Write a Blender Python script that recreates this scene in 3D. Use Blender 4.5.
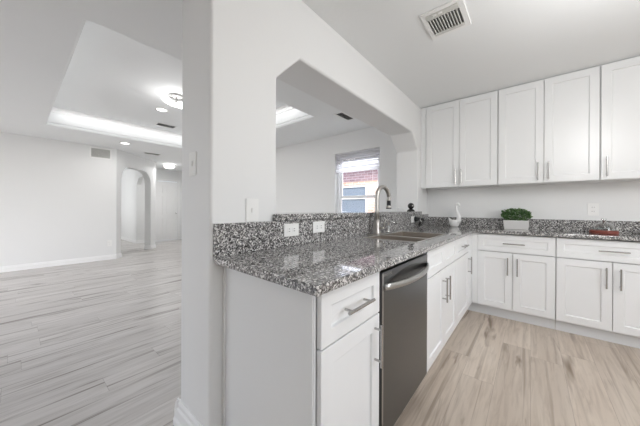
import bpy, bmesh, math, random
from mathutils import Vector, Matrix
R = math.radians
random.seed(7)
scene = bpy.context.scene
for o in list(bpy.data.objects): bpy.data.objects.remove(o)

# ------------------------------------------------------------------ camera
FPX = 254.31
cam = bpy.data.cameras.new('camera'); cam_ob = bpy.data.objects.new('camera', cam)
scene.collection.objects.link(cam_ob)
cam.sensor_width = 36.0; cam.sensor_fit = 'HORIZONTAL'; cam.lens = FPX * 36.0 / 640.0
cam.shift_y = -4.6 / 640.0; cam.clip_start = 0.05
cam_ob.matrix_world = Matrix.Translation((0, 0, 1.1345)) @ Matrix.Rotation(R(39.712), 4, 'Z') @ Matrix.Rotation(R(90), 4, 'X') @ Matrix.Rotation(R(0.2337), 4, 'Z')
scene.camera = cam_ob

# ------------------------------------------------------------------ world, sun, added fill lights and lamps, exposure
world = bpy.data.worlds.new('sky'); scene.world = world; world.use_nodes = True
wn = world.node_tree.nodes; wl = world.node_tree.links; wn.clear()
wo = wn.new('ShaderNodeOutputWorld'); wb = wn.new('ShaderNodeBackground'); sky = wn.new('ShaderNodeTexSky')
sky.sky_type = 'NISHITA'; sky.sun_disc = False; sky.sun_elevation = R(45); sky.sun_rotation = R(150); sky.air_density = 0.7; sky.dust_density = 2.0
hs = wn.new('ShaderNodeHueSaturation'); hs.inputs['Saturation'].default_value = 0.45; wl.new(sky.outputs[0], hs.inputs['Color']); wl.new(hs.outputs[0], wb.inputs[0]); wb.inputs[1].default_value = 0.5; wl.new(wb.outputs[0], wo.inputs[0])

def sun_light(name, rot, e):
    l = bpy.data.lights.new(name, 'SUN'); l.energy = e; l.angle = R(1)
    o = bpy.data.objects.new(name, l); o.rotation_euler = rot; scene.collection.objects.link(o); return o
sun_light('sun', (R(48), 0, R(20)), 0.6)

def area_light(name, loc, rot, sx, sy, e, col=(1, 1, 1)):
    l = bpy.data.lights.new(name, 'AREA'); l.shape = 'RECTANGLE'; l.size = sx; l.size_y = sy; l.energy = e; l.color = col
    o = bpy.data.objects.new(name, l); o.location = loc; o.rotation_euler = rot; scene.collection.objects.link(o); return o
area_light('kitchen_side_fill', (2.72, 0.75, 1.45), (0, R(90), 0), 1.3, 1.8, 9, (1, 1, 1))  # added unseen area light, fills the kitchen from the right
area_light('living_front_fill', (-5.0, -3.12, 1.35), (R(90), 0, R(18)), 3.2, 1.9, 17, (1, 1, 1))  # added unseen area light, fills the living room from behind the camera
area_light('hall_fill', (-10.6, 0.95, 1.4), (R(90), 0, 0), 1.6, 1.7, 14)  # added unseen fill, brightens the hall behind the arch
area_light('blind_fill_outside', (-2.27, 4.5, 3.0), (R(-38), 0, 0), 1.3, 0.7, 100, (0.96, 0.98, 1))  # added area light outside, out of view, whitens the blind and reveal
def point_light(name, loc, e, r, col):
    l = bpy.data.lights.new(name, 'POINT'); l.energy = e; l.shadow_soft_size = r; l.color = col
    o = bpy.data.objects.new(name, l); o.location = loc; scene.collection.objects.link(o); return o
point_light('kitchen_unseen_lamp', (0.62, 1.65, 2.0), 25, 0.3, (1, 1, 1))  # light added out of view where a ceiling lamp is inferred
point_light('kitchen_unseen_lamp', (1.6, -0.6, 2.1), 5, 0.3, (1, 1, 1))  # second unseen lamp, added to even out the kitchen light
# cove strips under the crown of the tray ceiling, washing its upright faces
area_light('tray_cove_strip', (-5.80, 1.53, 2.655), (0, R(55), 0), 0.03, 2.2, 1.0)
area_light('tray_cove_strip', (-4.15, 2.63, 2.655), (R(55), 0, 0), 3.2, 0.03, 1.2)
area_light('tray_cove_strip', (-4.15, 0.435, 2.655), (R(-55), 0, 0), 3.2, 0.03, 1.2)
area_light('tray_cove_strip', (-2.51, 1.53, 2.655), (0, R(-55), 0), 0.03, 2.2, 0.9)

vs = scene.view_settings
scene.display_settings.display_device = 'sRGB'
vs.view_transform = 'Standard'; vs.look = 'None'; vs.gamma = 1.0; vs.use_curve_mapping = False
vs.exposure = 0.50
scene.cycles.max_bounces = 12; scene.cycles.diffuse_bounces = 8; scene.cycles.transparent_max_bounces = 16

# ------------------------------------------------------------------ materials
def mat(name, col=(0.8, 0.8, 0.8), rough=0.5, metal=0.0, spec=0.5, emit=None, es=1.0):
    m = bpy.data.materials.new(name); m.use_nodes = True
    b = m.node_tree.nodes['Principled BSDF']
    b.inputs['Base Color'].default_value = (*col, 1); b.inputs['Roughness'].default_value = rough
    b.inputs['Metallic'].default_value = metal; b.inputs['Specular IOR Level'].default_value = spec
    if emit: b.inputs['Emission Color'].default_value = (*emit, 1); b.inputs['Emission Strength'].default_value = es
    return m
def N(m, t, **kw):
    n = m.node_tree.nodes.new(t)
    for k, v in kw.items(): setattr(n, k, v)
    return n
def LK(m, a, b): m.node_tree.links.new(a, b)
def bsdf(m): return m.node_tree.nodes['Principled BSDF']
def coords(m, scale=(1, 1, 1), rot=(0, 0, 0)):
    tc = N(m, 'ShaderNodeTexCoord'); mp = N(m, 'ShaderNodeMapping')
    geo = N(m, 'ShaderNodeNewGeometry'); LK(m, geo.outputs['Position'], mp.inputs[0])
    m.node_tree.nodes.remove(tc)
    mp.inputs['Scale'].default_value = scale; mp.inputs['Rotation'].default_value = rot
    return mp.outputs[0]
def ramp(m, fac, stops, interp='LINEAR'):
    r = N(m, 'ShaderNodeValToRGB'); r.color_ramp.interpolation = interp
    e = r.color_ramp.elements
    while len(e) < len(stops): e.new(0.5)
    for el, (p, c) in zip(e, stops): el.position = p; el.color = (*c, 1) if len(c) == 3 else c
    LK(m, fac, r.inputs[0]); return r.outputs[0]
def mix(m, fac, a, b, mode='MIX'):
    n = N(m, 'ShaderNodeMix', data_type='RGBA', blend_type=mode)
    for s, v in ((n.inputs[0], fac), (n.inputs[6], a), (n.inputs[7], b)):
        if hasattr(v, 'links'): LK(m, v, s)
        elif isinstance(v, tuple): s.default_value = (*v, 1) if len(v) == 3 else v
        else: s.default_value = v
    return n.outputs[2]
def bump(m, h, strength=0.1, dist=0.01):
    b = N(m, 'ShaderNodeBump'); b.inputs['Strength'].default_value = strength; b.inputs['Distance'].default_value = dist
    LK(m, h, b.inputs['Height']); LK(m, b.outputs[0], bsdf(m).inputs['Normal'])
def noise(m, co, scale, detail=2.0, rough=0.5, out='Fac'):
    n = N(m, 'ShaderNodeTexNoise'); n.inputs['Scale'].default_value = scale; n.inputs['Detail'].default_value = detail
    n.inputs['Roughness'].default_value = rough; LK(m, co, n.inputs['Vector']); return n.outputs[out]

def paint(name, col, rough=0.6, tex=60, st=0.06):
    m = mat(name, col, rough, spec=0.35); co = coords(m)
    c = mix(m, noise(m, co, 1.3), tuple(v * 0.985 for v in col), tuple(min(1, v * 1.012) for v in col))
    LK(m, c, bsdf(m).inputs['Base Color'])
    bump(m, noise(m, co, tex, 3), st, 0.004); return m
M = {}
M['wall'] = paint('wall_paint', (0.80, 0.805, 0.805), 0.55)
M['ceiling'] = paint('ceiling_paint', (0.855, 0.87, 0.875), 0.7, 45, 0.18)
M['trim'] = mat('trim_paint', (0.86, 0.86, 0.86), 0.3)
M['cabinet'] = mat('cabinet_lacquer', (0.815, 0.825, 0.83), 0.28)
M['cabinet_inside'] = mat('cabinet_inside', (0.5, 0.48, 0.45), 0.6)
M['toe'] = mat('toe_board_shaded', (0.68, 0.69, 0.70), 0.45)  # greyer than the cabinets: toe-space shade put into the colour
M['plate'] = mat('switch_plastic', (0.86, 0.86, 0.85), 0.3)
M['slot'] = mat('socket_slot', (0.12, 0.12, 0.12), 0.5)
M['nickel'] = mat('brushed_nickel', (0.46, 0.45, 0.44), 0.22, 1.0)
M['chrome'] = mat('chrome', (0.72, 0.72, 0.72), 0.12, 1.0)
M['faucet'] = mat('faucet_nickel', (0.52, 0.50, 0.475), 0.36, 1.0)
M['black'] = mat('black_plastic', (0.012, 0.012, 0.013), 0.25)
M['dark'] = mat('dark_gap', (0.01, 0.01, 0.01), 0.8)
M['vent_metal'] = mat('vent_metal', (0.62, 0.62, 0.59), 0.4)
M['ceramic'] = mat('white_ceramic', (0.86, 0.86, 0.85), 0.15)
M['emit'] = mat('lamp_glow', (1, 1, 1), 0.4, emit=(1, 0.99, 0.97), es=3.5)
M['emit_soft'] = mat('lamp_glass_glow', (1, 1, 1), 0.4, emit=(1, 0.98, 0.95), es=3.0)
M['slat'] = mat('blind_slat', (0.88, 0.88, 0.9), 0.45)
def translucent(m, fac):
    t = N(m, 'ShaderNodeBsdfTranslucent'); t.inputs[0].default_value = (0.9, 0.9, 0.92, 1); x = N(m, 'ShaderNodeMixShader'); x.inputs[0].default_value = fac
    o = m.node_tree.nodes['Material Output']; LK(m, bsdf(m).outputs[0], x.inputs[1]); LK(m, t.outputs[0], x.inputs[2]); LK(m, x.outputs[0], o.inputs[0])
translucent(M['slat'], 0.7)
M['vinyl'] = mat('window_vinyl', (0.86, 0.87, 0.9), 0.35)

def steel(name, col, rough):
    m = mat(name, col, rough, 1.0); co = coords(m, (1, 1, 260))
    v = noise(m, co, 3.0, 2)
    LK(m, mix(m, v, tuple(x * 0.93 for x in col), tuple(x * 1.07 for x in col)), bsdf(m).inputs['Base Color']); return m
M['steel_dark'] = steel('dark_stainless', (0.165, 0.168, 0.172), 0.30)
M['steel_shade'] = steel('shaded_stainless', (0.09, 0.088, 0.085), 0.35)  # darker copy of the door steel, carries the handle's painted shadow
M['steel'] = steel('stainless', (0.50, 0.50, 0.49), 0.28)
M['steel_rim'] = mat('sink_rim', (0.72, 0.71, 0.69), 0.3, 0.85)
M['sink'] = steel('sink_steel', (0.52, 0.47, 0.42), 0.36); bsdf(M['sink']).inputs['Metallic'].default_value = 0.85

# granite: black, grey and white crystals, polished
def granite():
    m = mat('granite', rough=0.035, spec=0.5); bsdf(m).inputs['IOR'].default_value = 1.8; co = coords(m)
    warp = noise(m, co, 90, 2, out='Color')
    add = N(m, 'ShaderNodeVectorMath', operation='MULTIPLY_ADD'); LK(m, warp, add.inputs[0]); add.inputs[1].default_value = (0.012,) * 3; LK(m, co, add.inputs[2])
    def cells(scale):
        v = N(m, 'ShaderNodeTexVoronoi'); v.inputs['Scale'].default_value = scale; LK(m, add.outputs[0], v.inputs['Vector'])
        s = N(m, 'ShaderNodeSeparateColor'); LK(m, v.outputs['Color'], s.inputs[0]); return s.outputs[0]
    big = ramp(m, cells(175), [(0, (0.012, 0.012, 0.013)), (0.2, (0.07, 0.068, 0.068)), (0.38, (0.20, 0.195, 0.193)), (0.60, (0.36, 0.352, 0.348)), (0.80, (0.74, 0.73, 0.715))], 'CONSTANT')
    small = ramp(m, cells(260), [(0, (0.02, 0.02, 0.022)), (0.3, (0.16, 0.155, 0.15)), (0.7, (0.50, 0.49, 0.48))], 'CONSTANT')
    c = mix(m, 0.10, big, small)
    LK(m, c, bsdf(m).inputs['Base Color']); return m
M['granite'] = granite()

# plank floor, boards running along the peninsula
def planks(name, base, dark, light, var=0.6, stk=0.45):
    m = mat(name, rough=0.36, spec=0.4)
    sx = N(m, 'ShaderNodeSeparateXYZ'); gp = N(m, 'ShaderNodeNewGeometry'); LK(m, gp.outputs['Position'], sx.inputs[0])
    def mt(op, a, b_=0.0):
        n = N(m, 'ShaderNodeMath', operation=op)
        for k, v in enumerate((a, b_)):
            if hasattr(v, 'links'): LK(m, v, n.inputs[k])
            else: n.inputs[k].default_value = v
        return n.outputs[0]
    xr = mt('DIVIDE', sx.outputs[0], 0.182); row = mt('FLOOR', xr); w1 = N(m, 'ShaderNodeTexWhiteNoise', noise_dimensions='1D'); LK(m, row, w1.inputs['W'])
    yr = mt('ADD', mt('DIVIDE', sx.outputs[1], 1.22), mt('MULTIPLY', w1.outputs['Value'], 5.0)); brd = mt('FLOOR', yr)
    cb = N(m, 'ShaderNodeCombineXYZ'); LK(m, row, cb.inputs[0]); LK(m, brd, cb.inputs[1]); w2 = N(m, 'ShaderNodeTexWhiteNoise', noise_dimensions='3D'); LK(m, cb.outputs[0], w2.inputs['Vector'])
    fx_ = mt('FRACT', xr); fy_ = mt('FRACT', yr)
    joint = mt('MAXIMUM', mt('LESS_THAN', fx_, 0.009), mt('LESS_THAN', fy_, 0.0016))
    # grain shifted per board
    sep = w2
    geo = coords(m, (1, 1, 1))
    off = N(m, 'ShaderNodeVectorMath', operation='MULTIPLY_ADD'); comb = N(m, 'ShaderNodeCombineXYZ')
    LK(m, sep.outputs[0], comb.inputs[0]); LK(m, sep.outputs[0], comb.inputs[1]); LK(m, sep.outputs[0], comb.inputs[2]); LK(m, comb.outputs[0], off.inputs[0]); off.inputs[1].default_value = (3.1, 13, 7); LK(m, geo, off.inputs[2])
    def st(sx, sy, scale, detail, rough=0.55):
        mp = N(m, 'ShaderNodeMapping'); mp.inputs['Scale'].default_value = (sx, sy, 1); LK(m, off.outputs[0], mp.inputs[0])
        n = N(m, 'ShaderNodeTexNoise'); n.inputs['Scale'].default_value = scale; n.inputs['Detail'].default_value = detail; n.inputs['Roughness'].default_value = rough
        n.inputs['Distortion'].default_value = 0.6
        LK(m, mp.outputs[0], n.inputs['Vector']); return n.outputs['Fac']
    fine = st(9, 0.7, 5, 5); broad = st(4, 0.45, 1.8, 3); knot = st(9, 1.1, 1.15, 3, 0.6); streak = st(17, 0.42, 1.3, 2)
    c = mix(m, ramp(m, broad, [(0.3, (0, 0, 0)), (0.7, (1, 1, 1))]), base, light)
    c = mix(m, ramp(m, sep.outputs[0], [(0, (0, 0, 0)), (1, (var,) * 3)]), c, tuple(v * 0.72 for v in base))
    c = mix(m, ramp(m, fine, [(0.28, (0.34, 0.34, 0.34)), (0.55, (0, 0, 0))]), c, dark)
    c = mix(m, ramp(m, streak, [(0.30, (stk,) * 3), (0.425, (0, 0, 0))]), c, dark)
    c = mix(m, ramp(m, knot, [(0.28, (0.95, 0.95, 0.95)), (0.40, (0, 0, 0))]), c, dark)
    mf = N(m, 'ShaderNodeMath', operation='MULTIPLY'); LK(m, joint, mf.inputs[0]); mf.inputs[1].default_value = 0.5
    c = mix(m, mf.outputs[0], c, tuple(v * 0.6 for v in dark))
    LK(m, c, bsdf(m).inputs['Base Color'])
    bump(m, fine, 0.05, 0.002); return m
M['floor_living'] = planks('floor_planks_grey', (0.555, 0.53, 0.51), (0.20, 0.175, 0.16), (0.64, 0.62, 0.605), 0.36, 1.0)
M['floor_kitchen'] = planks('floor_planks_oak', (0.56, 0.475, 0.395), (0.19, 0.135, 0.09), (0.68, 0.60, 0.515), 0.4, 0.5)

def glassy(name, tint=(1, 1, 1), power=2.5, rough=0.02):
    m = bpy.data.materials.new(name); m.use_nodes = True; nt = m.node_tree; nt.nodes.clear()
    o = nt.nodes.new('ShaderNodeOutputMaterial'); t = nt.nodes.new('ShaderNodeBsdfTransparent'); g = nt.nodes.new('ShaderNodeBsdfGlossy'); x = nt.nodes.new('ShaderNodeMixShader')
    lw = nt.nodes.new('ShaderNodeLayerWeight'); lw.inputs[0].default_value = 0.5; pw = nt.nodes.new('ShaderNodeMath'); pw.operation = 'POWER'; pw.inputs[1].default_value = power; nt.links.new(lw.outputs['Facing'], pw.inputs[0]); f = nt.nodes.new('ShaderNodeMath'); f.operation = 'MULTIPLY_ADD'; f.inputs[1].default_value = 0.7; f.inputs[2].default_value = 0.05; nt.links.new(pw.outputs[0], f.inputs[0])
    t.inputs[0].default_value = (*tint, 1); g.inputs['Roughness'].default_value = rough
    nt.links.new(f.outputs[0], x.inputs[0]); nt.links.new(t.outputs[0], x.inputs[1]); nt.links.new(g.outputs[0], x.inputs[2]); nt.links.new(x.outputs[0], o.inputs[0]); return m
M['pane'] = glassy('window_glass', (0.96, 0.97, 0.98))
M['dome_glass'] = glassy('clear_glass', (0.80, 0.83, 0.82), 1.2)
M['neighbour_pane'] = mat('neighbour_glass', (0.20, 0.245, 0.30), 0.15)

def bricks(name, c1, c2, mortar):
    m = mat(name, rough=0.85); geo = N(m, 'ShaderNodeNewGeometry'); s = N(m, 'ShaderNodeSeparateXYZ'); c = N(m, 'ShaderNodeCombineXYZ')
    LK(m, geo.outputs['Position'], s.inputs[0]); LK(m, s.outputs[0], c.inputs[0]); LK(m, s.outputs[2], c.inputs[1])
    br = N(m, 'ShaderNodeTexBrick'); LK(m, c.outputs[0], br.inputs['Vector']); br.inputs['Scale'].default_value = 1
    br.inputs['Brick Width'].default_value = 0.21; br.inputs['Row Height'].default_value = 0.075; br.inputs['Mortar Size'].default_value = 0.007
    br.inputs['Color1'].default_value = (*c1, 1); br.inputs['Color2'].default_value = (*c2, 1); br.inputs['Mortar'].default_value = (*mortar, 1)
    LK(m, br.outputs['Color'], bsdf(m).inputs['Base Color']); return m
M['brick'] = bricks('orange_brick', (0.56, 0.30, 0.22), (0.66, 0.42, 0.33), (0.72, 0.66, 0.62))
M['brick_shaded'] = bricks('shaded_brick', (0.20, 0.12, 0.14), (0.30, 0.19, 0.21), (0.45, 0.40, 0.42))  # purple-grey copy of the brick with the eave's shade in its colour
M['shingle'] = mat('shingle', (0.12, 0.11, 0.11), 0.9)
M['grass'] = paint('lawn', (0.16, 0.22, 0.09), 0.95, 30, 0.4)
M['tray_wood'] = mat('reddish_wood', (0.21, 0.05, 0.035), 0.4)
def leafmat():
    m = mat('leaves', (0.03, 0.09, 0.02), 0.4); co = coords(m)
    LK(m, ramp(m, noise(m, co, 70, 2), [(0.3, (0.015, 0.05, 0.012)), (0.48, (0.06, 0.15, 0.04)), (0.66, (0.28, 0.40, 0.20))]), bsdf(m).inputs['Base Color']); return m
M['leaf'] = leafmat()
def ribbed():
    m = mat('ribbed_cement', (0.70, 0.69, 0.68), 0.7); co = coords(m, (1, 0, 0))
    w = N(m, 'ShaderNodeTexWave'); w.inputs['Scale'].default_value = 34; LK(m, co, w.inputs['Vector'])
    bump(m, w.outputs['Fac'], 0.5, 0.004); return m
M['planter'] = ribbed()
M['soil'] = mat('soil', (0.05, 0.035, 0.025), 0.95)

# ------------------------------------------------------------------ mesh helpers
C = scene.collection
def wloc(o):
    v = Vector((0, 0, 0))
    while o: v += o.location; o = o.parent
    return v
def obj(name, bm, m, parent=None, smooth=False, bevel=0.0, seg=2):
    """link a bmesh (world coordinates) as one mesh object; a parentless one gets its origin at its base"""
    bmesh.ops.recalc_face_normals(bm, faces=bm.faces)
    me = bpy.data.meshes.new(name)
    o = bpy.data.objects.new(name, me); C.objects.link(o)
    if parent: o.parent = parent; off = wloc(parent)
    else:
        xs = [v.co for v in bm.verts]
        off = Vector(((min(v.x for v in xs) + max(v.x for v in xs)) / 2, (min(v.y for v in xs) + max(v.y for v in xs)) / 2, min(v.z for v in xs)))
        o.location = off
    for v in bm.verts: v.co -= off
    bm.to_mesh(me); bm.free()
    me.materials.append(M[m] if isinstance(m, str) else m)
    if smooth:
        for p in me.polygons: p.use_smooth = True
    if bevel:
        b = o.modifiers.new('bevel', 'BEVEL'); b.width = bevel; b.segments = seg; b.limit_method = 'ANGLE'; b.angle_limit = R(40); b.harden_normals = False
        if smooth is None: pass
    return o
def root(name, label, cat, loc, group=None):
    o = bpy.data.objects.new(name, None); o.location = loc; o.empty_display_size = 0.1; C.objects.link(o)
    return tag(o, label, cat, group)
def tag(o, label, cat, group=None):
    o['label'] = label; o['category'] = cat
    if group: o['group'] = group
    return o
def struct(o): o['kind'] = 'structure'; return o
def BM(): return bmesh.new()
def box(bm, x0, x1, y0, y1, z0, z1, mp=None):
    vs_ = [(x, y, z) for x in (x0, x1) for y in (y0, y1) for z in (z0, z1)]
    if mp: vs_ = [mp(*v) for v in vs_]
    v = [bm.verts.new(p) for p in vs_]
    for f in ((0, 1, 3, 2), (4, 6, 7, 5), (0, 4, 5, 1), (2, 3, 7, 6), (0, 2, 6, 4), (1, 5, 7, 3)): bm.faces.new([v[i] for i in f])
    return bm
def cyl(bm, p0, p1, r, n=16, r1=None):
    p0 = Vector(p0); p1 = Vector(p1); d = (p1 - p0).normalized(); a = d.orthogonal().normalized(); b_ = d.cross(a)
    r1 = r if r1 is None else r1
    A = [bm.verts.new(p0 + (a * math.cos(t) + b_ * math.sin(t)) * r) for t in [2 * math.pi * i / n for i in range(n)]]
    B = [bm.verts.new(p1 + (a * math.cos(t) + b_ * math.sin(t)) * r1) for t in [2 * math.pi * i / n for i in range(n)]]
    for i in range(n): bm.faces.new((A[i], A[(i + 1) % n], B[(i + 1) % n], B[i]))
    bm.faces.new(A[::-1]); bm.faces.new(B); return bm
def tube(bm, pts, rad, n=12):
    pts = [Vector(p) for p in pts]; rs = rad if isinstance(rad, (list, tuple)) else [rad] * len(pts)
    prev = None; rings = []
    for i, p in enumerate(pts):
        t = (pts[min(i + 1, len(pts) - 1)] - pts[max(i - 1, 0)]).normalized()
        a = (t.orthogonal() if prev is None else prev - t * prev.dot(t)).normalized(); prev = a; b_ = t.cross(a)
        rings.append([bm.verts.new(p + (a * math.cos(k * 2 * math.pi / n) + b_ * math.sin(k * 2 * math.pi / n)) * rs[i]) for k in range(n)])
    for A, B in zip(rings, rings[1:]):
        for k in range(n): bm.faces.new((A[k], A[(k + 1) % n], B[(k + 1) % n], B[k]))
    bm.faces.new(rings[0][::-1]); bm.faces.new(rings[-1]); return bm
def lathe(bm, cx, cy, prof, n=32, sx=1, sy=1):
    rings = []
    for r, z in prof:
        if r < 1e-6: rings.append([bm.verts.new((cx, cy, z))])
        else: rings.append([bm.verts.new((cx + sx * r * math.cos(2 * math.pi * k / n), cy + sy * r * math.sin(2 * math.pi * k / n), z)) for k in range(n)])
    for A, B in zip(rings, rings[1:]):
        for k in range(n):
            a, a2, b_, b2 = A[k % len(A)], A[(k + 1) % len(A)], B[k % len(B)], B[(k + 1) % len(B)]
            q = []
            for v in (a, a2, b2, b_):
                if v not in q: q.append(v)
            if len(q) > 2: bm.faces.new(q)
    return bm
def complex_extrude(bm, pts, polys, mp, w0, w1):
    """2-D points (u, v) and polygons sharing them, extruded from depth w0 to w1; mp(u, w, v) -> world"""
    A = [bm.verts.new(mp(u, w0, v)) for u, v in pts]; B = [bm.verts.new(mp(u, w1, v)) for u, v in pts]
    cnt = {}
    for p in polys:
        for i in range(len(p)):
            e = (p[i], p[(i + 1) % len(p)]); cnt[frozenset(e)] = cnt.get(frozenset(e), []) + [e]
    for p in polys: bm.faces.new([A[i] for i in p]); bm.faces.new([B[i] for i in p[::-1]])
    for k, es in cnt.items():
        if len(es) == 1: a, b_ = es[0]; bm.faces.new((A[a], A[b_], B[b_], B[a]))
    for v in [v for v in bm.verts if not v.link_faces]: bm.verts.remove(v)
    return bm
def rect_hole(bm, u0, u1, v0, v1, holes, mp, w0, w1):
    """rectangle with rectangular holes, as a grid extruded"""
    us = sorted({u0, u1, *[h[0] for h in holes], *[h[1] for h in holes]}); vv = sorted({v0, v1, *[h[2] for h in holes], *[h[3] for h in holes]})
    pts = [(u, v) for u in us for v in vv]; n = len(vv); polys = []
    for i in range(len(us) - 1):
        for j in range(n - 1):
            cu = (us[i] + us[i + 1]) / 2; cv = (vv[j] + vv[j + 1]) / 2
            if any(h[0] < cu < h[1] and h[2] < cv < h[3] for h in holes): continue
            polys.append((i * n + j, (i + 1) * n + j, (i + 1) * n + j + 1, i * n + j + 1))
    return complex_extrude(bm, pts, polys, mp, w0, w1)
MX = lambda u, w, v: (w, u, v)      # wall in the plane X = w, u along Y
MY = lambda u, w, v: (u, w, v)      # wall in the plane Y = w, u along X
MZ = lambda u, w, v: (u, v, w)      # slab, u along X, v along Y

# ------------------------------------------------------------------ structure
H = 2.44; XW = -1.105; XL = -1.42; YB = 3.66; XLW = -7.077; XR = 2.8; YF = -3.2; TRAY = 2.745
bm = BM(); box(bm, -13, -1.25, YF - 0.1, 5.2, -0.1, 0); struct(obj('floor', bm, 'floor_living'))
bm = BM(); box(bm, -1.25, XR + 0.1, YF - 0.1, YB + 0.15, -0.1, 0); struct(obj('floor_kitchen', bm, 'floor_kitchen'))
TX0, TX1, TY0, TY1 = -5.93, -2.40, 0.325, 2.74
bm = BM(); rect_hole(bm, -13, XR + 0.1, YF - 0.1, 5.2, [(TX0, TX1, TY0, TY1), (-8.2, XR + 0.1, YB + 0.15, 5.2)], MZ, H, H + 0.06)
struct(obj('ceiling', bm, 'ceiling', bevel=0.022, seg=2))
bm = BM()
rect_hole(bm, TX0 - 0.06, TX1 + 0.06, TY0 - 0.06, TY1 + 0.06, [(TX0, TX1, TY0, TY1)], MZ, H + 0.06, TRAY)
box(bm, TX0 - 0.06, TX1 + 0.06, TY0 - 0.06, TY1 + 0.06, TRAY, TRAY + 0.05)
struct(obj('ceiling_tray', bm, 'ceiling'))
bm = BM()                                                     # crown moulding round the top of the tray
for k, (a, z0, z1) in enumerate(((0.022, TRAY - 0.085, TRAY), (0.045, TRAY - 0.045, TRAY))):
    rect_hole(bm, TX0, TX1, TY0, TY1, [(TX0 + a, TX1 - a, TY0 + a, TY1 - a)], MZ, z0, z1)
struct(obj('trim_1', bm, 'trim'))

# wall between kitchen and living room, with the pass-through
Y0 = 0.562; PA, PB = 0.948, 3.272; BZ = 1.064
pts = [(Y0, 0), (PA, 0), (PB, 0), (YB, 0), (Y0, BZ), (PA, BZ), (PB, BZ), (YB, BZ), (Y0, 1.872), (PA, 1.872), (PB, 1.88), (YB, 1.88),
       (1.135, 2.062), (3.06, 2.064), (Y0, H), (PA, H), (1.135, H), (3.06, H), (PB, H), (YB, H)]
polys = [(0, 1, 5, 4), (1, 2, 6, 5), (2, 3, 7, 6), (4, 5, 9, 8), (6, 7, 11, 10), (8, 9, 15, 14), (9, 12, 16, 15), (12, 13, 17, 16), (13, 10, 18, 17), (10, 11, 19, 18)]
bm = BM(); complex_extrude(bm, pts, polys, MX, XL, XW)
for v in bm.verts:
    if abs(v.co.x - XL) < 1e-5: v.co.x += 0.03 * (v.co.y - Y0) / (YB - Y0)      # the wall is a little thinner at the far end
struct(obj('wall_middle', bm, 'wall', bevel=0.016, seg=4))

# long back wall with the living-room window
WX0, WX1, WZ0, WZ1 = -2.70, -1.83, 0.95, 2.10
bm = BM(); rect_hole(bm, -8.3, XR + 0.1, 0, H, [(WX0, WX1, WZ0, WZ1)], MY, YB, YB + 0.15); struct(obj('wall_back', bm, 'wall'))
bm = BM(); rect_hole(bm, YF, YB, 0, H, [(-0.2, 1.7, 0.8, 2.15)], MX, XR, XR + 0.12); struct(obj('wall_right', bm, 'wall'))  # unseen opening, added for the side fill light
bm = BM(); rect_hole(bm, -13, XR, 0, H, [(-6.1, -2.3, 0.3, 2.3)], MY, YF - 0.12, YF); struct(obj('wall_front', bm, 'wall'))  # unseen opening, added for the front fill light
YC = 1.452
bm = BM(); box(bm, XLW - 0.12, XLW, YF, YC, 0, H); struct(obj('wall_left', bm, 'wall'))
# diagonal wall with the arch
q = 2 ** -0.5
MD = lambda s, w, v: (XLW - s * q - w * q, YC + s * q - w * q, v)     # s along the wall, w behind it
S0, S1, SE = 0.162, 1.335, 1.575
pts = [(0, 0), (S0, 0), (0, 1.80), (S0, 1.80), (0, H), (S0, H)]
arch = [(S0, 1.80), (0.19, 1.90), (0.25, 2.0), (0.335, 2.07), (0.45, 2.095), (1.0, 2.095), (1.13, 2.07), (1.24, 1.99), (1.315, 1.90), (S1, 1.80)]
pts = [(0, 0), (S0, 0), (SE, 0), (S1, 0)] + arch + [(s, H) for s, z in arch] + [(0, H), (SE, H), (0, 1.80), (SE, 1.80)]
n = len(arch); a0 = 4; t0 = 4 + n; hl, hr, ml, mr = 4 + 2 * n, 5 + 2 * n, 6 + 2 * n, 7 + 2 * n
polys = [(0, 1, a0, ml), (ml, a0, t0, hl), (3, 2, mr, a0 + n - 1), (a0 + n - 1, mr, hr, t0 + n - 1)] + [(a0 + i, a0 + i + 1, t0 + i + 1, t0 + i) for i in range(n - 1)]
bm = BM(); complex_extrude(bm, pts, polys, MD, 0, 0.16); struct(obj('wall_arch', bm, 'wall', bevel=0.012, seg=3))
# foyer and hall beyond
XD = -9.63; DY0, DY1, DZ = 2.86, 3.72, 2.05
HY = 2.49
pts = [(HY, 0), (HY, 0), (DY0, 0), (DY1, 0), (4.7, 0), (HY, 1.87), (2.28, 2.07), (1.35, 2.07), (1.35, H), (2.28, H), (HY, H), (DY0, DZ), (DY1, DZ), (DY0, H), (DY1, H), (4.7, DZ), (4.7, H), (DY0, 1.87), (DY1, 1.87)]
polys = [(1, 2, 17, 5), (5, 17, 11, 13, 10), (11, 12, 14, 13), (3, 4, 15, 12), (12, 15, 16, 14)]
bm = BM(); complex_extrude(bm, pts, polys, MX, XD - 0.13, XD); struct(obj('wall_foyer', bm, 'wall', bevel=0.01))
bm = BM(); box(bm, -12.6, XD - 0.13, HY, HY + 0.12, 0, H); box(bm, -12.72, -12.6, 0.6, HY + 0.12, 0, H); box(bm, -12.6, XLW - 0.12, 0.5, 0.62, 0, H); struct(obj('wall_hall', bm, 'wall'))
bm = BM(); complex_extrude(bm, [(XD, 1.87), (-9.43, 2.07), (-8.42, 2.07), (-8.25, 1.87), (-8.25, H), (-8.42, H), (-9.43, H), (XD, H)], [(0, 1, 6, 7), (1, 2, 5, 6), (2, 3, 4, 5)], MY, HY, HY + 0.12); struct(obj('wall_hall_arch', bm, 'wall', bevel=0.008))
bm = BM(); box(bm, XD - 0.13, -8.2, 4.7, 4.82, 0, H); box(bm, -8.3, -8.2, YB + 0.15, 4.7, 0, H); struct(obj('wall_foyer_side', bm, 'wall'))

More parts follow.
